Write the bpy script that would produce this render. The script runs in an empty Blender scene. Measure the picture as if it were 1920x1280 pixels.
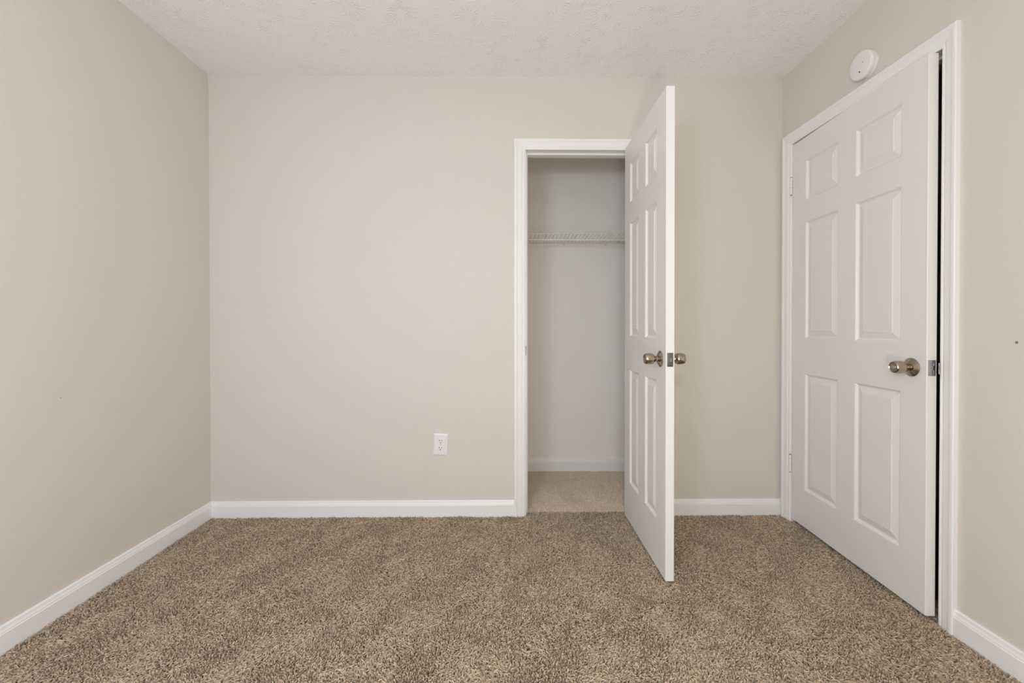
import bpy, bmesh, math, random
import numpy as np
from mathutils import Matrix, Vector

PI = math.pi
scene = bpy.context.scene
C = scene.collection

# ------------------------------------------------------------------ camera
# metres; the camera stands over the origin, the back wall is 2.33 m ahead
CAM_H = 1.0625
cd = bpy.data.cameras.new('camera')
cam = bpy.data.objects.new('camera', cd)
C.objects.link(cam)
cd.sensor_width = 36.0
cd.lens = 784.5 / 1920 * 36.0
cd.shift_x = -1.0 / 1920
cd.shift_y = -24.33 / 1920
cd.clip_start = 0.02
cam.matrix_world = (Matrix.Translation((0, 0, CAM_H)) @ Matrix.Rotation(-0.0107, 4, 'Z')
                    @ Matrix.Rotation(PI / 2 - 0.0076, 4, 'X') @ Matrix.Rotation(-0.0006, 4, 'Z'))
scene.camera = cam

# ------------------------------------------------------------------ view, world, lights
scene.view_settings.view_transform = 'Standard'
scene.view_settings.look = 'None'
scene.view_settings.gamma = 1.0
scene.view_settings.use_curve_mapping = False
scene.view_settings.exposure = -0.07
scene.cycles.max_bounces = 14
scene.cycles.diffuse_bounces = 10
scene.cycles.caustics_reflective = False
scene.cycles.caustics_refractive = False

world = bpy.data.worlds.new('daylight')
scene.world = world
world.use_nodes = True
world.node_tree.nodes['Background'].inputs[0].default_value = (0.78, 0.88, 1.0, 1)
world.node_tree.nodes['Background'].inputs[1].default_value = 1.5


def area(name, loc, target, sx, sy, watts, col, shape='RECTANGLE'):
    l = bpy.data.lights.new(name, 'AREA')
    l.shape = shape
    l.size = sx
    l.size_y = sy
    l.energy = watts
    l.color = col
    o = bpy.data.objects.new(name, l)
    C.objects.link(o)
    o.location = loc
    o.rotation_euler = (Vector(target) - Vector(loc)).to_track_quat('-Z', 'Y').to_euler()
    return o


def point_lamp(name, loc, watts, col, radius):
    l = bpy.data.lights.new(name, 'POINT')
    l.energy = watts
    l.color = col
    l.shadow_soft_size = radius
    o = bpy.data.objects.new(name, l)
    C.objects.link(o)
    o.location = loc


# daylight entering by the window in the wall behind the camera
area('window_daylight', (-0.75, -1.46, 1.10), (-0.75, 2.0, 1.10), 1.40, 1.40, 10, (0.80, 0.96, 1.20))
# the photographer's strobe at the tripod, and two added fill lights, left and low
point_lamp('left_fill', (-0.66, -0.35, 1.37), 36, (0.86, 1.0, 1.37), 0.17)  # added cool fill from the left, no known lamp there
point_lamp('tripod_flash', (0.00, -0.06, 1.47), 19, (1.0, 1.0, 0.90), 0.05)
point_lamp('low_fill', (0.16, -0.10, 0.60), 27, (1.03, 1.0, 0.80), 0.08)  # added warm fill, lifts the lower walls, door and carpet

# ------------------------------------------------------------------ room measures
XL, XR, D, H = -1.6476, 1.5349, 2.3298, 2.44
YF = -1.25                # wall behind the camera
WT = 0.115                # wall thickness
CB = 3.047                # closet back wall
CLX = -0.42               # closet's left end
SUB = -0.014              # sub-floor under the pile
HX = 2.65                 # far side of the dark hall
CO0, CO1, COH = 0.100, 0.703, 2.036     # closet opening: left jamb, right jamb, head
RO0, RO1, ROH = 1.4690, 2.2440, 2.0385  # bedroom door opening: near jamb, hinge jamb, head


# ------------------------------------------------------------------ materials
def mat(name, col, rough=0.5, metal=0.0, spec=0.5, bump=None, coat=0.0):
    m = bpy.data.materials.new(name)
    m.use_nodes = True
    nt = m.node_tree
    b = nt.nodes['Principled BSDF']
    b.inputs['Base Color'].default_value = (*col, 1)
    b.inputs['Roughness'].default_value = rough
    b.inputs['Metallic'].default_value = metal
    b.inputs['Specular IOR Level'].default_value = spec
    if bump:
        scale, dist, detail = bump
        tc = nt.nodes.new('ShaderNodeTexCoord')
        n = nt.nodes.new('ShaderNodeTexNoise')
        n.inputs['Scale'].default_value = scale
        n.inputs['Detail'].default_value = detail
        bp = nt.nodes.new('ShaderNodeBump')
        bp.inputs['Distance'].default_value = dist
        bp.inputs['Strength'].default_value = 1.0
        nt.links.new(tc.outputs['Object'], n.inputs['Vector'])
        nt.links.new(n.outputs['Fac'], bp.inputs['Height'])
        nt.links.new(bp.outputs['Normal'], b.inputs['Normal'])
    return m


M_WALL = mat('wall_paint', (0.697, 0.650, 0.585), 0.55, spec=0.3, bump=(180, 0.0006, 3))
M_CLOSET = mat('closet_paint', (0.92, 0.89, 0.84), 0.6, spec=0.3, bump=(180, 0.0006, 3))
M_TRIM = mat('trim_paint', (0.86, 0.85, 0.84), 0.35, spec=0.45, bump=(90, 0.0002, 2))
M_DOOR = mat('door_paint', (0.815, 0.795, 0.775), 0.38, spec=0.45, bump=(260, 0.00012, 2))
M_NICKEL = mat('satin_nickel', (0.43, 0.37, 0.295), 0.19, metal=1.0)
M_STEEL = mat('steel', (0.48, 0.48, 0.50), 0.30, metal=1.0)
M_BRONZE = mat('dull_steel', (0.20, 0.18, 0.16), 0.4, metal=1.0)
M_DARK = mat('dark_void', (0.012, 0.010, 0.008), 0.8)
M_PLASTIC = mat('white_plastic', (0.83, 0.81, 0.80), 0.35, spec=0.5)
M_WIRE = mat('vinyl_wire', (0.80, 0.78, 0.74), 0.35, spec=0.5)
M_SUB = mat('carpet_backing', (0.16, 0.115, 0.078), 0.95, spec=0.05)
M_SCUFF = mat('scuff', (0.26, 0.23, 0.18), 0.8)
M_PINK = mat('led_lens', (0.30, 0.27, 0.28), 0.3)


def ceiling_material():
    """White paint over stomped plaster: fans of thin ridges round scattered centres."""
    m = mat('ceiling_paint', (0.88, 0.88, 0.87), 0.6, spec=0.3)
    nt = m.node_tree
    N, L = nt.nodes, nt.links
    b = N['Principled BSDF']
    tc = N.new('ShaderNodeTexCoord')

    def math_(op, a, bb=None, cc=None, clamp=False):
        n = N.new('ShaderNodeMath')
        n.operation = op
        n.use_clamp = clamp
        for i, v in enumerate((a, bb, cc)):
            if v is None:
                continue
            if isinstance(v, (int, float)):
                n.inputs[i].default_value = v
            else:
                L.new(v, n.inputs[i])
        return n.outputs[0]

    def noise(scale, detail=2.0, off=0.0):
        mp = N.new('ShaderNodeMapping')
        mp.inputs['Location'].default_value = (off, off * 0.7, 0)
        L.new(tc.outputs['Object'], mp.inputs[0])
        n = N.new('ShaderNodeTexNoise')
        n.inputs['Scale'].default_value = scale
        n.inputs['Detail'].default_value = detail
        L.new(mp.outputs[0], n.inputs['Vector'])
        return n.outputs['Fac']

    total = None
    for scale, off, nr, amp in ((6.4, 0.0, 21, 1.0), (8.6, 3.7, 17, 0.9), (11.5, 8.3, 13, 0.7)):
        mp = N.new('ShaderNodeMapping')
        mp.inputs['Location'].default_value = (off, off * 1.3, 0)
        L.new(tc.outputs['Object'], mp.inputs[0])
        vo = N.new('ShaderNodeTexVoronoi')
        vo.voronoi_dimensions = '2D'
        vo.inputs['Scale'].default_value = scale
        L.new(mp.outputs[0], vo.inputs['Vector'])
        sub = N.new('ShaderNodeVectorMath')
        sub.operation = 'SUBTRACT'
        L.new(mp.outputs[0], sub.inputs[0])
        L.new(vo.outputs['Position'], sub.inputs[1])
        sx = N.new('ShaderNodeSeparateXYZ')
        L.new(sub.outputs[0], sx.inputs[0])
        ang = math_('ARCTAN2', sx.outputs[1], sx.outputs[0])
        r2 = math_('ADD', math_('MULTIPLY', sx.outputs[0], sx.outputs[0]), math_('MULTIPLY', sx.outputs[1], sx.outputs[1]))
        r = math_('SQRT', r2)
        wob = math_('MULTIPLY', noise(19, 3, off), 20.0)
        rid = math_('POWER', math_('MULTIPLY_ADD', math_('SINE', math_('ADD', math_('MULTIPLY', ang, nr), wob)), 0.5, 0.5), 2.6)
        inner = math_('DIVIDE', math_('SUBTRACT', r, 0.018), 0.016, clamp=True)
        outer = math_('DIVIDE', math_('SUBTRACT', 0.080, r), 0.035, clamp=True)
        patch = math_('DIVIDE', math_('SUBTRACT', noise(13, 1, off + 1.7), 0.52), 0.08, clamp=True)
        t = math_('MULTIPLY', math_('MULTIPLY', rid, math_('MULTIPLY', inner, outer)), math_('MULTIPLY', patch, amp))
        total = t if total is None else math_('MAXIMUM', total, t)
    fine = math_('MULTIPLY', noise(110, 3), 0.50)
    h = math_('ADD', total, fine)
    bp = N.new('ShaderNodeBump')
    bp.inputs['Strength'].default_value = 1.0
    bp.inputs['Distance'].default_value = 0.0015
    L.new(h, bp.inputs['Height'])
    L.new(bp.outputs[0], b.inputs['Normal'])
    return m


def carpet_material(name, dark, light):
    m = bpy.data.materials.new(name)
    m.use_nodes = True
    nt = m.node_tree
    N, L = nt.nodes, nt.links
    b = N['Principled BSDF']
    b.inputs['Roughness'].default_value = 0.85
    b.inputs['Specular IOR Level'].default_value = 0.15
    hi = N.new('ShaderNodeHairInfo')
    cr = N.new('ShaderNodeMix')
    cr.data_type = 'RGBA'
    cr.inputs[6].default_value = (*dark, 1)
    cr.inputs[7].default_value = (*light, 1)
    L.new(hi.outputs['Random'], cr.inputs[0])
    L.new(cr.outputs[2], b.inputs['Base Color'])
    return m


def glass_material():
    m = bpy.data.materials.new('window_glass')
    m.use_nodes = True
    nt = m.node_tree
    N, L = nt.nodes, nt.links
    N.remove(N['Principled BSDF'])
    tr = N.new('ShaderNodeBsdfTransparent')
    gl = N.new('ShaderNodeBsdfGlossy')
    gl.inputs['Roughness'].default_value = 0.02
    fr = N.new('ShaderNodeFresnel')
    fr.inputs[0].default_value = 1.45
    mx = N.new('ShaderNodeMixShader')
    L.new(fr.outputs[0], mx.inputs[0])
    L.new(tr.outputs[0], mx.inputs[1])
    L.new(gl.outputs[0], mx.inputs[2])
    L.new(mx.outputs[0], N['Material Output'].inputs[0])
    return m


M_CEIL = ceiling_material()
M_GLASS = glass_material()
M_PILE = carpet_material('carpet_yarn', (0.31, 0.236, 0.166), (0.63, 0.50, 0.375))
M_PILE_C = carpet_material('closet_carpet_yarn', (0.68, 0.56, 0.44), (0.90, 0.77, 0.63))


# ------------------------------------------------------------------ mesh helpers
class MB:
    """Collects shapes for ONE mesh object."""

    def __init__(self):
        self.v, self.f, self.smooth = [], [], []

    def add(self, verts, faces, smooth=False):
        n = len(self.v)
        self.v += [tuple(p) for p in verts]
        self.f += [tuple(i + n for i in q) for q in faces]
        self.smooth += [smooth] * len(faces)
        return self

    def box(self, x0, y0, z0, x1, y1, z1, c=0.0):
        if c <= 0:
            v = [(x, y, z) for z in (z0, z1) for x, y in ((x0, y0), (x1, y0), (x1, y1), (x0, y1))]
            return self.add(v, [(3, 2, 1, 0), (4, 5, 6, 7), (0, 1, 5, 4), (1, 2, 6, 5), (2, 3, 7, 6), (3, 0, 4, 7)])
        bm = bmesh.new()
        bmesh.ops.create_cube(bm, size=1)
        bm.transform(Matrix.Translation(((x0 + x1) / 2, (y0 + y1) / 2, (z0 + z1) / 2))
                     @ Matrix.Diagonal((x1 - x0, y1 - y0, z1 - z0, 1)))
        bmesh.ops.bevel(bm, geom=bm.edges[:], offset=c, segments=2, profile=0.5, affect='EDGES')
        bm.verts.index_update()
        self.add([p.co[:] for p in bm.verts], [[q.index for q in f.verts] for f in bm.faces])
        bm.free()
        return self

    def lathe(self, prof, origin, axis, seg=40, smooth=True):
        """prof: (radius, distance along axis) pairs."""
        a = Vector(axis).normalized()
        t = Vector((0, 0, 1)) if abs(a.z) < 0.9 else Vector((1, 0, 0))
        u = a.cross(t).normalized()
        w = a.cross(u)
        o = Vector(origin)
        vs, fs = [], []
        for r, h in prof:
            for k in range(seg):
                th = 2 * PI * k / seg
                vs.append(o + a * h + (u * math.cos(th) + w * math.sin(th)) * max(r, 1e-5))
        for i in range(len(prof) - 1):
            for k in range(seg):
                k2 = (k + 1) % seg
                fs.append((i * seg + k, i * seg + k2, (i + 1) * seg + k2, (i + 1) * seg + k))
        fs.append(tuple(range(seg))[::-1])
        fs.append(tuple((len(prof) - 1) * seg + k for k in range(seg)))
        return self.add(vs, fs, smooth)

    def tube(self, pts, r, seg=8):
        P = [Vector(p) for p in pts]
        vs, fs = [], []
        for i, p in enumerate(P):
            d = (P[min(i + 1, len(P) - 1)] - P[max(i - 1, 0)]).normalized()
            t = Vector((0, 0, 1)) if abs(d.z) < 0.9 else Vector((1, 0, 0))
            u = d.cross(t).normalized()
            w = d.cross(u)
            for k in range(seg):
                th = 2 * PI * k / seg
                vs.append(p + (u * math.cos(th) + w * math.sin(th)) * r)
        for i in range(len(P) - 1):
            for k in range(seg):
                k2 = (k + 1) % seg
                fs.append((i * seg + k, i * seg + k2, (i + 1) * seg + k2, (i + 1) * seg + k))
        fs.append(tuple(range(seg))[::-1])
        fs.append(tuple((len(P) - 1) * seg + k for k in range(seg)))
        return self.add(vs, fs, True)

    def sweep(self, prof, p0, p1, out, m0=0.0, m1=0.0):
        """Runs a (thickness, height) profile from p0 to p1 (floor points); out = unit vector away from
        the wall. m0 / m1 mitre the ends: the end shifts by m * thickness along the run."""
        a, b, o = Vector(p0), Vector(p1), Vector(out)
        d = (b - a).normalized()
        n = len(prof)
        vs = [a + o * t + d * (m0 * t) + Vector((0, 0, h)) for t, h in prof]
        vs += [b + o * t + d * (m1 * t) + Vector((0, 0, h)) for t, h in prof]
        fs = [(i, (i + 1) % n, n + (i + 1) % n, n + i) for i in range(n)]
        fs += [tuple(range(n))[::-1], tuple(range(n, 2 * n))]
        return self.add(vs, fs)

    def mesh(self, name, m):
        me = bpy.data.meshes.new(name)
        me.from_pydata(self.v, [], self.f)
        bm = bmesh.new()
        bm.from_mesh(me)
        bmesh.ops.recalc_face_normals(bm, faces=bm.faces[:])
        bm.to_mesh(me)
        bm.free()
        me.polygons.foreach_set('use_smooth', self.smooth)
        if any(self.smooth):
            me.set_sharp_from_angle(angle=math.radians(38))
        me.materials.append(m)
        return me

    def build(self, name, m, parent=None, label=None):
        o = bpy.data.objects.new(name, self.mesh(name, m))
        C.objects.link(o)
        if parent is not None:
            o.parent = parent
        if label:
            o['label'] = label
        return o


def tag(o, label, cat, group=None, kind=None):
    o['label'] = label
    o['category'] = cat
    if group:
        o['group'] = group
    if kind:
        o['kind'] = kind
    return o


def struct(o, label, cat):
    return tag(o, label, cat, kind='structure')


def empty(name, loc, rz=0.0):
    o = bpy.data.objects.new(name, None)
    C.objects.link(o)
    o.empty_display_size = 0.05
    o.location = loc
    o.rotation_euler = (0, 0, rz)
    return o


# ------------------------------------------------------------------ room shell
XLo, XRo, YFo = XL - WT, HX + WT, YF - WT
YB = CB + WT
struct(MB().box(XLo, YFo, SUB - 0.1, XRo, YB, SUB).build('floor', M_SUB), 'subfloor beneath the carpet pile', 'floor')
struct(MB().box(XLo, YFo, H, XRo, YB, H + 0.1).build('ceiling', M_CEIL), 'white ceiling with stomped plaster texture', 'ceiling')
wall_left = struct(MB().box(XLo, YFo, SUB, XL, YB, H).build('wall_left', M_WALL), 'plain beige wall on the left side, without any opening', 'wall')
MB().lathe([(0.0010, 0.0), (0.0017, 0.0), (0.0016, 0.0004), (0.0009, 0.0003)], (XL, 1.557, 0.797), (1, 0, 0), 12).build(
    'nail_hole', M_SCUFF, wall_left, 'tiny dark nail hole')
w = MB()
w.box(XL, D, SUB, CO0 - 0.019, D + WT, H).box(CO1 + 0.019, D, SUB, XR, D + WT, H)
w.box(CO0 - 0.019, D, COH + 0.019, CO1 + 0.019, D + WT, H)
struct(w.build('wall_back', M_WALL), 'beige wall facing the camera, with the closet doorway in it', 'wall')
w = MB()
w.box(XR, YFo, SUB, XR + WT, RO0 - 0.019, H).box(XR, RO1 + 0.019, SUB, XR + WT, CB, H)
w.box(XR, RO0 - 0.019, ROH + 0.019, XR + WT, RO1 + 0.019, H)
wall_right = struct(w.build('wall_right', M_WALL), 'tan wall on the right side, with the nearly closed door in it', 'wall')
MB().lathe([(0.0022, 0.0), (0.0042, 0.0), (0.0040, 0.0007), (0.0024, 0.0005)], (XR, 1.246, 1.010), (-1, 0, 0), 14).build(
    'nail_hole', M_SCUFF, wall_right, 'small dark nail hole')
WX0, WX1, WZ0, WZ1 = -1.40, -0.10, 0.45, 1.75
w = MB()
w.box(XL, YFo, SUB, WX0, YF, H).box(WX1, YFo, SUB, XR, YF, H)
w.box(WX0, YFo, SUB, WX1, YF, WZ0).box(WX0, YFo, WZ1, WX1, YF, H)
struct(w.build('wall_front', M_WALL), 'beige wall behind the camera with a window', 'wall')
struct(MB().box(XL, CB, SUB, XRo, YB, H).build('wall_closet_back', M_CLOSET), 'pale grey beige back wall inside the closet, behind the wire shelf', 'wall')
struct(MB().box(CLX - WT, D + WT, SUB, CLX, CB, H).build('wall_closet_side', M_CLOSET), 'end wall inside the closet', 'wall')
w = MB().box(HX, YFo, SUB, XRo, CB, H).box(XR + WT, 0.5, SUB, HX, 0.5 + WT, H)
struct(w.build('wall_hall', M_WALL), 'unlit hall wall beyond the bedroom door', 'wall')

# window behind the camera
win = struct(empty('window_1', (0, YF, 0)), 'window in the wall behind the camera', 'window')
f = MB()
for x0, x1, z0, z1 in ((WX0, WX0 + 0.05, WZ0, WZ1), (WX1 - 0.05, WX1, WZ0, WZ1), (WX0 + 0.05, WX1 - 0.05, WZ0, WZ0 + 0.05),
                       (WX0 + 0.05, WX1 - 0.05, WZ1 - 0.05, WZ1), (WX0 + 0.05, WX1 - 0.05, 1.075, 1.125)):
    f.box(x0, -0.09, z0, x1, -0.03, z1)
f.build('window_frame', M_TRIM, win)
for z0, z1 in ((WZ0 + 0.05, 1.075), (1.125, WZ1 - 0.05)):
    MB().box(WX0 + 0.05, -0.064, z0, WX1 - 0.05, -0.058, z1).build('pane', M_GLASS, win)
MB().box(WX0 - 0.07, -0.02, WZ0 - 0.022, WX1 + 0.07, 0.06, WZ0, 0.003).build('window_sill', M_TRIM, win)

# baseboards: plain board with an ogee along its top
BB = [(0, SUB), (0.0135, SUB), (0.0135, 0.0635), (0.0115, 0.0665), (0.0115, 0.0700), (0.0095, 0.0740), (0.0078, 0.0795),
      (0.0072, 0.0840), (0.0055, 0.0872), (0.0025, 0.0885), (0, 0.0885)]
CW, CWN = 0.0595, 0.054   # casing widths: usual / the near side of the bedroom door


def board(name, p0, p1, out, label, m0=0.0, m1=0.0):
    return struct(MB().sweep(BB, p0, p1, out, m0, m1).build(name, M_TRIM), label, 'baseboard')


CC0, CC1, CCH = CO0 - 0.007, CO1 + 0.007, COH - 0.002     # inner edges of the closet casing
RC0, RC1, RCH = RO0 - 0.007, RO1 + 0.007, ROH - 0.003     # inner edges of the bedroom door casing
board('baseboard_left', (XL, YF, 0), (XL, D, 0), (1, 0, 0), 'white baseboard along the left wall', 0, -1)
board('baseboard_back', (XL, D, 0), (CC0 - CW, D, 0), (0, -1, 0), 'long white baseboard under the wall outlet, left of the closet', 1, 0)
board('baseboard_back_right', (CC1 + CW, D, 0), (XR, D, 0), (0, -1, 0), 'short white baseboard between the open closet door and the corner', 0, 0)
board('baseboard_right', (XR, YF, 0), (XR, RC0 - CWN, 0), (-1, 0, 0), 'white baseboard running from the bedroom door towards the camera')
board('baseboard_closet', (CLX, CB, 0), (XR, CB, 0), (0, -1, 0), 'white baseboard at the back of the closet')

# ------------------------------------------------------------------ door frames
CAS = [(0.0, 0.0), (0.0, 0.0070), (0.0015, 0.0085), (0.0075, 0.0090), (0.0090, 0.0075), (0.0115, 0.0075), (0.0140, 0.0100), (0.0200, 0.0118),
       (0.0300, 0.0128), (0.0400, 0.0140), (0.0420, 0.0155), (0.0455, 0.0175), (0.0530, 0.0180), (0.0575, 0.0172), (0.0595, 0.0150), (0.0595, 0.0)]


def casing(parent, run, zt, w_leg, pos, leg=None):
    """A mitred casing board. pos(u_along, thickness, z) -> point; run = (a, b) inner edges along the wall."""
    a, b = run
    n = len(CAS)
    k = [w / CW for w in w_leg]

    def loop(pts):
        mbx = MB()
        vs = [pos(*q) for ring in pts for q in ring]
        fs = [(i, (i + 1) % n, n + (i + 1) % n, n + i) for i in range(n)] + [tuple(range(n))[::-1], tuple(range(n, 2 * n))]
        return mbx.add(vs, fs)
    left = loop(([(a - u * k[0], t, SUB) for u, t in CAS], [(a - u * k[0], t, zt + u * 1.0) for u, t in CAS]))
    right = loop(([(b + u * k[1], t, SUB) for u, t in CAS], [(b + u * k[1], t, zt + u * 1.0) for u, t in CAS]))
    head = loop(([(a - u * k[0], t, zt + u) for u, t in CAS], [(b + u * k[1], t, zt + u) for u, t in CAS]))
    for q in (left, right, head):
        q.build('casing', M_TRIM, parent)


frame = struct(empty('trim_1', (0, 0, 0)), 'white moulded frame around the closet doorway', 'door frame')
casing(frame, (CC0, CC1), CCH, (CW, CW), lambda u, t, z: (u, D - t, z))
J = 0.019
MB().box(CO0 - J, D - 0.001, SUB, CO0, D + WT + 0.001, COH + J, 0.001).build('jamb', M_TRIM, frame)
MB().box(CO1, D - 0.001, SUB, CO1 + J, D + WT + 0.001, COH + J, 0.001).build('jamb', M_TRIM, frame)
MB().box(CO0, D - 0.001, COH, CO1, D + WT + 0.001, COH + J, 0.001).build('jamb', M_TRIM, frame)
MB().box(CO0, D + 0.040, SUB, CO0 + 0.011, D + 0.075, COH - 0.011, 0.002).build('stop', M_TRIM, frame)
MB().box(CO1 - 0.011, D + 0.040, SUB, CO1, D + 0.075, COH - 0.011, 0.002).build('stop', M_TRIM, frame)
MB().box(CO0, D + 0.040, COH - 0.011, CO1, D + 0.075, COH, 0.002).build('stop', M_TRIM, frame)
st = MB().box(CO0, D + 0.004, 0.893, CO0 + 0.0012, D + 0.034, 0.950, 0.0004)
st.box(CO0 - 0.0022, D - 0.0040, 0.897, CO0 + 0.0012, D + 0.006, 0.948, 0.0008)
st.build('strike_plate', M_BRONZE, frame, 'dark metal strike plate')

frame2 = struct(empty('trim_2', (0, 0, 0)), 'white moulded frame around the nearly closed bedroom door', 'door frame')
casing(frame2, (RC0, RC1), RCH, (CWN, CW), lambda u, t, z: (XR - t, u, z))
MB().box(XR - 0.001, RO0 - J, SUB, XR + WT + 0.001, RO0, ROH + J, 0.001).build('jamb', M_TRIM, frame2)
MB().box(XR - 0.001, RO1, SUB, XR + WT + 0.001, RO1 + J, ROH + J, 0.001).build('jamb', M_TRIM, frame2)
MB().box(XR - 0.001, RO0, ROH, XR + WT + 0.001, RO1, ROH + J, 0.001).build('jamb', M_TRIM, frame2)
MB().box(XR + 0.038, RO0, SUB, XR + 0.073, RO0 + 0.011, ROH - 0.011, 0.002).build('stop', M_TRIM, frame2)
MB().box(XR + 0.038, RO1 - 0.011, SUB, XR + 0.073, RO1, ROH - 0.011, 0.002).build('stop', M_TRIM, frame2)
MB().box(XR + 0.038, RO0, ROH - 0.011, XR + 0.073, RO1, ROH, 0.002).build('stop', M_TRIM, frame2)
st = MB().box(XR + 0.004, RO0, 0.877, XR + 0.034, RO0 + 0.0012, 0.934, 0.0004)
st.box(XR - 0.0050, RO0 - 0.0030, 0.888, XR + 0.006, RO0 + 0.0012, 0.928, 0.0008)
st.build('strike_plate', M_STEEL, frame2, 'small metal strike plate')

# ------------------------------------------------------------------ six-panel doors
PANEL = [(0.0, 0.0), (0.0020, 0.0006), (0.0050, 0.0040), (0.0080, 0.0086), (0.0110, 0.0104), (0.0145, 0.0106), (0.0158, 0.0090),
         (0.0390, 0.0026), (0.0403, 0.0014)]


def six_panel_door(name, loc, rz, wd, z0, z1, cols, rows, t=0.035):
    """Leaf in local axes: x from the hinge edge to the latch edge, y into the leaf from the face at y=0, z up."""
    c = 0.0015
    xs = [c] + [q for p in cols for q in p] + [wd - c]
    zs = [z0 + c] + [q for p in rows for q in p] + [z1 - c]
    leaf = MB()
    for y in (0.0, t):
        for i in range(len(xs) - 1):
            for k in range(len(zs) - 1):
                if i in (1, 3) and k in (1, 3, 5):
                    continue
                leaf.add([(xs[i], y, zs[k]), (xs[i + 1], y, zs[k]), (xs[i + 1], y, zs[k + 1]), (xs[i], y, zs[k + 1])],
                         [(0, 1, 2, 3) if y == 0 else (3, 2, 1, 0)])
    # chamfered rim and edges
    rings = [[(c, z0 + c), (wd - c, z0 + c), (wd - c, z1 - c), (c, z1 - c)], [(0, z0), (wd, z0), (wd, z1), (0, z1)]]
    lv = [(x, 0, z) for x, z in rings[0]] + [(x, c, z) for x, z in rings[1]] + [(x, t - c, z) for x, z in rings[1]] + [(x, t, z) for x, z in rings[0]]
    lf = [(r * 4 + i, r * 4 + (i + 1) % 4, (r + 1) * 4 + (i + 1) % 4, (r + 1) * 4 + i) for r in range(3) for i in range(4)]
    leaf.add(lv, lf)
    o = leaf.build(name, M_DOOR)
    o.location = loc
    o.rotation_euler = (0, 0, rz)
    for x0, x1 in cols:
        for a0, a1 in rows:
            pn = MB()
            for side in (0, 1):
                vs, fs = [], []
                for d, h in PANEL:
                    y = h if side == 0 else t - h
                    vs += [(x0 + d, y, a0 + d), (x1 - d, y, a0 + d), (x1 - d, y, a1 - d), (x0 + d, y, a1 - d)]
                n = len(PANEL)
                for r in range(n - 1):
                    for i in range(4):
                        fs.append((r * 4 + i, r * 4 + (i + 1) % 4, (r + 1) * 4 + (i + 1) % 4, (r + 1) * 4 + i))
                fs.append(tuple((n - 1) * 4 + i for i in range(4)))
                pn.add(vs, fs)
            pn.build('panel', M_DOOR, o)
    return o


def door_knob(door, s, z, y, sign, lock):
    """Tulip knob on a round rose. sign -1: on the y=0 face, pointing to -y."""
    ax = (0, sign, 0)
    k = MB().lathe([(0.0125, 0.006), (0.0118, 0.014), (0.0120, 0.022), (0.0150, 0.027), (0.0205, 0.0305), (0.0228, 0.034), (0.0238, 0.040),
                    (0.0240, 0.048), (0.0234, 0.056), (0.0222, 0.062), (0.0208, 0.0655), (0.0185, 0.0672), (0.0175, 0.0660), (0.0165, 0.0648), (0.0, 0.0648)],
                   (s, y, z), ax, 44).build('door_knob', M_NICKEL, door, 'satin nickel door knob')
    MB().lathe([(0.0345, 0.0), (0.0345, 0.0020), (0.0325, 0.0036), (0.0270, 0.0060), (0.0200, 0.0105), (0.0150, 0.0125), (0.0115, 0.0130), (0.0, 0.0130)],
               (s, y, z), ax, 44).build('rose', M_NICKEL, k)
    if lock:
        MB().lathe([(0.0085, 0.0640), (0.0085, 0.0662), (0.0070, 0.0672), (0.0, 0.0672)], (s, y, z), ax, 24).build('lock_button', M_STEEL, k)
    return k


def latch(door, wd, z, t=0.035):
    p = MB().box(wd - 0.0008, t / 2 - 0.0125, z - 0.0285, wd + 0.0010, t / 2 + 0.0125, z + 0.0285, 0.0006)
    for q in (-0.0205, 0.0205):
        p.lathe([(0.0036, 0.0), (0.0036, 0.0004), (0.0018, 0.0007), (0.0, 0.0004)], (wd + 0.0010, t / 2, z + q), (1, 0, 0), 14)
    lp = p.build('latch_plate', M_BRONZE if door.name == 'door_1' else M_STEEL, door, 'metal latch plate')
    a, b = t / 2 - 0.0065, t / 2 + 0.0065
    MB().add([(wd + 0.001, a, z - 0.008), (wd + 0.001, b, z - 0.008), (wd + 0.001, b, z + 0.008), (wd + 0.001, a, z + 0.008),
              (wd + 0.0105, a + 0.001, z - 0.0075), (wd + 0.0025, b, z - 0.0075), (wd + 0.0025, b, z + 0.0075), (wd + 0.0105, a + 0.001, z + 0.0075)],
             [(3, 2, 1, 0), (4, 5, 6, 7), (0, 1, 5, 4), (1, 2, 6, 5), (2, 3, 7, 6), (3, 0, 4, 7)]).build('latch_bolt', M_STEEL, lp)
    return lp


def hinge(door, s, y, z0, z1, sgn):
    """Painted butt hinge: leaf along the door edge, with its five-knuckle barrel."""
    h = MB()
    n, r = 5, 0.0058
    L = (z1 - z0) / n
    for i in range(n):
        h.lathe([(r - 0.0008, 0.0004), (r, 0.0012), (r, L - 0.0012), (r - 0.0008, L - 0.0004)], (s, y, z0 + i * L), (0, 0, 1), 18)
    hb = h.build('hinge', M_TRIM, door, 'white painted hinge')
    MB().lathe([(0.0035, -0.003), (0.0043, -0.0015), (0.0043, 0.0), (0.0022, 0.0004), (0.0022, z1 - z0), (0.0046, z1 - z0), (0.0046, z1 - z0 + 0.002), (0.003, z1 - z0 + 0.0035)],
               (s, y, z0), (0, 0, 1), 16).build('hinge_pin', M_BRONZE, hb)
    return hb


ROWS = [(0.211, 0.813), (0.994, 1.594), (1.704, 1.909)]
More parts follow.
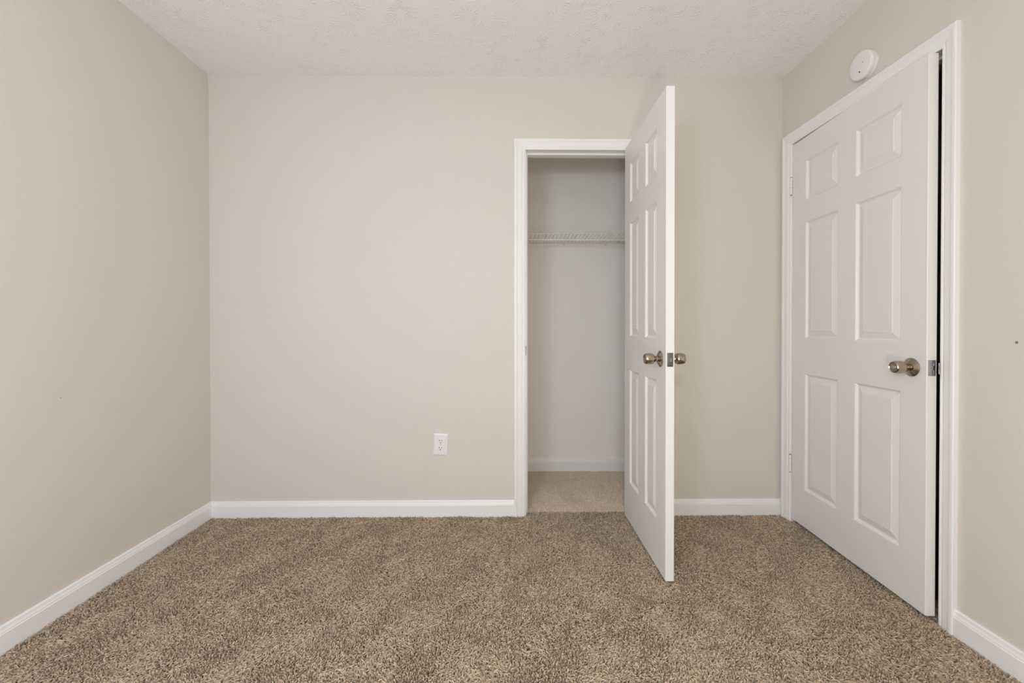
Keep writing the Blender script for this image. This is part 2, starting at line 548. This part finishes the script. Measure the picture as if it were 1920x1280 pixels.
# closet door, swung out square to the wall
d1 = six_panel_door('door_1', (0.6487, 2.3190, 0), -(PI / 2 + 0.0043), 0.6127, 0.010, 2.0383,
                    [(0.097, 0.251), (0.349, 0.504)], [(a + 0.0095, b + 0.0125) for a, b in ROWS], 0.036)
struct(d1, 'white six-panel closet door standing wide open into the room', 'door')
door_knob(d1, 0.549, 0.9200, 0.0, -1, False)
door_knob(d1, 0.549, 0.9200, 0.036, 1, False)
latch(d1, 0.6127, 0.9210, 0.036)
for z0 in (0.27, 1.76):
    hinge(d1, -0.0005, 0.0425, z0, z0 + 0.089, 1)
# bedroom door, an inch ajar
RA = 0.0475
d2 = six_panel_door('door_2', (XR - 0.002, 2.2396, 0), -(PI / 2 + RA), 0.7617, 0.0190, 2.0285,
                    [(0.103, 0.330), (0.431, 0.656)], ROWS)
struct(d2, 'white six-panel bedroom door on the right wall, slightly ajar', 'door')
door_knob(d2, 0.702, 0.9060, 0.0, -1, True)
door_knob(d2, 0.702, 0.9060, 0.035, 1, False)
latch(d2, 0.7617, 0.9090)
for z0 in (0.270, 1.764):
    hinge(d2, -0.0052, -0.0062, z0, z0 + 0.092, -1)

# ------------------------------------------------------------------ wall outlet
ou = tag(empty('wall_outlet', (-0.3758, D, 0.3995)), 'white duplex electrical outlet mounted slightly crooked on the beige wall', 'outlet')
ou.rotation_euler = (0, math.radians(2.9), 0)
bm = MB()
pw, ph = 0.0395, 0.0605
rings = [(0.0, 0.0), (0.0, 0.0016), (0.0018, 0.0038), (0.0055, 0.0052), (0.0085, 0.0056)]
vs = []
for d, h in rings:
    vs += [(-pw + d, -h, -ph + d), (pw - d, -h, -ph + d), (pw - d, -h, ph - d), (-pw + d, -h, ph - d)]
fs = [(r * 4 + i, r * 4 + (i + 1) % 4, (r + 1) * 4 + (i + 1) % 4, (r + 1) * 4 + i) for r in range(len(rings) - 1) for i in range(4)]
fs += [(0, 1, 2, 3), tuple(len(rings) * 4 - 4 + i for i in range(4))]
bm.add(vs, fs).build('face_plate', M_PLASTIC, ou)
for zc in (0.0195, -0.0195):
    out = []
    for k in range(36):
        a = 2 * PI * k / 36
        out.append((0.0172 * math.cos(a), max(-0.0142, min(0.0142, 0.0172 * math.sin(a)))))
    n = len(out)
    r = MB()
    vs = [(x, -0.0050, zc + z) for x, z in out] + [(x, -0.0068, zc + z) for x, z in out] + [(x * 0.94, -0.0074, zc + z * 0.94) for x, z in out]
    fs = [(q * n + i, q * n + (i + 1) % n, (q + 1) * n + (i + 1) % n, (q + 1) * n + i) for q in range(2) for i in range(n)] + [tuple(range(2 * n, 3 * n))]
    rc = r.add(vs, fs).build('receptacle', M_PLASTIC, ou)
    MB().box(-0.0076, -0.0078, zc - 0.0005, -0.0052, -0.0066, zc + 0.0085).build('slot', M_DARK, rc, 'dark plug slot')
    MB().box(0.0052, -0.0078, zc + 0.0005, 0.0074, -0.0066, zc + 0.0078).build('slot', M_DARK, rc, 'dark plug slot')
    MB().lathe([(0.0027, 0.0066), (0.0027, 0.0078), (0.0, 0.0078)], (0, 0, zc - 0.0075), (0, -1, 0), 16).build('ground_hole', M_DARK, rc, 'dark round plug hole')
MB().lathe([(0.0030, 0.005), (0.0030, 0.0062), (0.0018, 0.0070), (0.0, 0.0070)], (0, 0, 0), (0, -1, 0), 16).build('screw', M_STEEL, ou, 'steel cover screw')

# ------------------------------------------------------------------ smoke detector over the bedroom door
sm = tag(empty('smoke_detector', (XR, 1.7760, 2.1695)), 'round white smoke detector on the tan wall above the bedroom door', 'smoke detector')
MB().lathe([(0.0500, 0.0), (0.0500, 0.010), (0.0485, 0.0125), (0.0, 0.0130)], (0, 0, 0), (-1, 0, 0), 56).build('base_plate', M_PLASTIC, sm)
bd = MB().lathe([(0.0400, 0.0125), (0.0545, 0.0165), (0.0574, 0.0185), (0.0580, 0.0215), (0.0580, 0.0285), (0.0570, 0.0320), (0.0545, 0.0345), (0.0500, 0.0355), (0.0, 0.0360)],
                (0, 0, 0), (-1, 0, 0), 64).build('cover', M_PLASTIC, sm)
MB().lathe([(0.0072, 0.0352), (0.0072, 0.0366), (0.0062, 0.0372), (0.0, 0.0372)], (0, -0.017, 0.002), (-1, 0, 0), 24).build('test_button', M_PLASTIC, bd)
MB().lathe([(0.0022, 0.0360), (0.0022, 0.0375), (0.0, 0.0375)], (0, -0.017, 0.002), (-1, 0, 0), 14).build('indicator_light', M_PINK, bd, 'small grey indicator lens')
MB().lathe([(0.0034, 0.0352), (0.0034, 0.0364), (0.0, 0.0364)], (0, 0.000, -0.029), (-1, 0, 0), 18).build('sounder_hole', M_DARK, bd, 'small dark sounder opening')

# ------------------------------------------------------------------ wire shelf in the closet
SZ, SF, SB = 1.662, CB - 0.305, CB - 0.006
sh = tag(empty('wire_shelf', ((CLX + XR) / 2, CB, SZ)), 'white ventilated wire shelf across the back of the closet', 'shelf')
sx = (XR - CLX) / 2 - 0.004
fy, by = SF - CB, SB - CB
MB().tube([(-sx, fy, 0), (sx, fy, 0)], 0.0032, 10).build('front_rod', M_WIRE, sh)
MB().tube([(-sx, fy - 0.002, -0.0405), (sx, fy - 0.002, -0.0405)], 0.0052, 12).build('lip_rod', M_WIRE, sh)
MB().tube([(-sx, by, -0.004), (sx, by, -0.004)], 0.0032, 10).build('back_rod', M_WIRE, sh)
MB().tube([(-sx, (fy + by) / 2, -0.0045), (sx, (fy + by) / 2, -0.0045)], 0.0026, 10).build('support_rod', M_WIRE, sh)
wire = MB().tube([(0, by - 0.001, 0.0012), (0, fy + 0.004, 0.0012), (0, fy - 0.0030, -0.0010), (0, fy - 0.0036, -0.006), (0, fy - 0.0036, -0.0400)], 0.00165, 8)
w0 = wire.build('cross_wire', M_WIRE, sh)
nw = int(2 * sx / 0.0254)
for i in range(nw):
    q = w0 if i == 0 else w0.copy()
    if i:
        C.objects.link(q)
        q.parent = sh
    q.location = (-sx + 0.012 + i * 0.0254, 0, 0)
cx0 = 0.402 - (CLX + XR) / 2
for k in range(-2, 4):
    x = cx0 + k * 0.305
    if abs(x) < sx:
        cl = MB().box(x - 0.0075, by - 0.006, -0.013, x + 0.0075, 0.0, 0.001, 0.0015)
        cl.box(x - 0.005, by - 0.009, -0.017, x + 0.005, by + 0.002, -0.008, 0.0012)
        cl.build('wall_clip', M_WIRE, sh)
for sgn in (-1, 1):
    MB().box(sgn * sx - 0.0035, fy - 0.012, -0.048, sgn * sx + 0.0035, fy + 0.018, 0.004, 0.0015).build('end_bracket', M_WIRE, sh)

# ------------------------------------------------------------------ carpet pile
def field(rng, n, lo, hi):
    """Smooth random function of (x, y): a sum of plane waves with wavelengths lo..hi metres."""
    ks = []
    for _ in range(n):
        lam = lo * (hi / lo) ** rng.random()
        a = rng.random() * 2 * PI
        ks.append((2 * PI / lam * math.cos(a), 2 * PI / lam * math.sin(a), rng.random() * 2 * PI))

    def f(x, y):
        s = np.zeros_like(x)
        for kx, ky, ph in ks:
            s += np.sin(kx * x + ky * y + ph)
        return s / math.sqrt(n / 2)
    return f


def pile(name, regions, material, seed, height, lean, rad, spread, bias):
    rng = np.random.default_rng(seed)
    fa = field(rng, 14, 0.10, 0.7)
    fb = field(rng, 14, 0.06, 0.4)
    X, Y, K = [], [], []
    for x0, x1, y0, y1, dens, k in regions:
        n = int((x1 - x0) * (y1 - y0) * dens)
        nx = max(1, int(math.sqrt(n * (x1 - x0) / (y1 - y0))))
        ny = max(1, n // nx)
        gx, gy = np.meshgrid((np.arange(nx) + 0.5) / nx, (np.arange(ny) + 0.5) / ny)
        gx = (gx + (rng.random(gx.shape) - 0.5) * 0.95 / nx).ravel()
        gy = (gy + (rng.random(gy.shape) - 0.5) * 0.95 / ny).ravel()
        X.append(x0 + gx * (x1 - x0))
        Y.append(y0 + gy * (y1 - y0))
        K.append(np.full(gx.shape, k))
    X, Y, K = map(np.concatenate, (X, Y, K))
    n = len(X)
    ang = bias + fa(X, Y) * 1.1 + rng.normal(0, spread, n)
    ln = lean * (0.75 + 0.35 * np.clip(fb(X, Y), -1.2, 1.2)) * (0.5 + rng.random(n))
    ht = height * (0.80 + 0.4 * rng.random(n)) * (1.0 - 0.10 * np.clip(fb(X, Y), -1, 1))
    curl = rng.normal(0, 1.0, n)
    P = np.zeros((n, 4, 3), np.float32)
    R = np.zeros((n, 4), np.float32)
    for i, (t, up) in enumerate(((0.0, 0.0), (0.22, 0.55), (0.62, 0.92), (1.0, 1.0))):
        a = ang + curl * t
        P[:, i, 0] = X + np.cos(a) * ln * t
        P[:, i, 1] = Y + np.sin(a) * ln * t
        P[:, i, 2] = SUB + ht * up
        R[:, i] = rad * K * (1.0, 1.0, 1.0, 0.72)[i] * (0.85 + 0.3 * rng.random(n))
    hc = bpy.data.hair_curves.new(name)
    hc.add_curves([4] * n)
    hc.attributes['position'].data.foreach_set('vector', P.ravel())
    ra = hc.attributes.get('radius') or hc.attributes.new('radius', 'FLOAT', 'POINT')
    ra.data.foreach_set('value', R.ravel())
    hc.materials.append(material)
    o = bpy.data.objects.new(name, hc)
    C.objects.link(o)
    return o


g = 0.017
cp = pile('carpet', [(XL + g, XR - g, 0.95, D - g, 42000, 1.0), (XL + g, XR - g, YF + g, 0.95, 10000, 1.7),
                     (CO0 + 0.004, CO1 - 0.004, D - g, D + 0.035, 42000, 1.0),
                     (XR - g, XR + WT, RO0 + 0.004, RO1 - 0.004, 40000, 1.0)],
          M_PILE, 5, 0.0160, 0.0115, 0.00190, 1.05, -1.2)
tag(cp, 'brown beige shag carpet pile covering the bedroom floor', 'carpet', kind='stuff')
cp2 = pile('carpet', [(CO0 + 0.004, CO1 - 0.004, D + 0.035, D + WT, 60000, 0.9), (CLX + 0.004, XR - 0.004, D + WT, CB - g, 60000, 0.9)],
           M_PILE_C, 9, 0.0150, 0.0055, 0.00155, 0.7, 1.6)
tag(cp2, 'lighter short carpet pile on the closet floor behind the seam', 'carpet', kind='stuff')
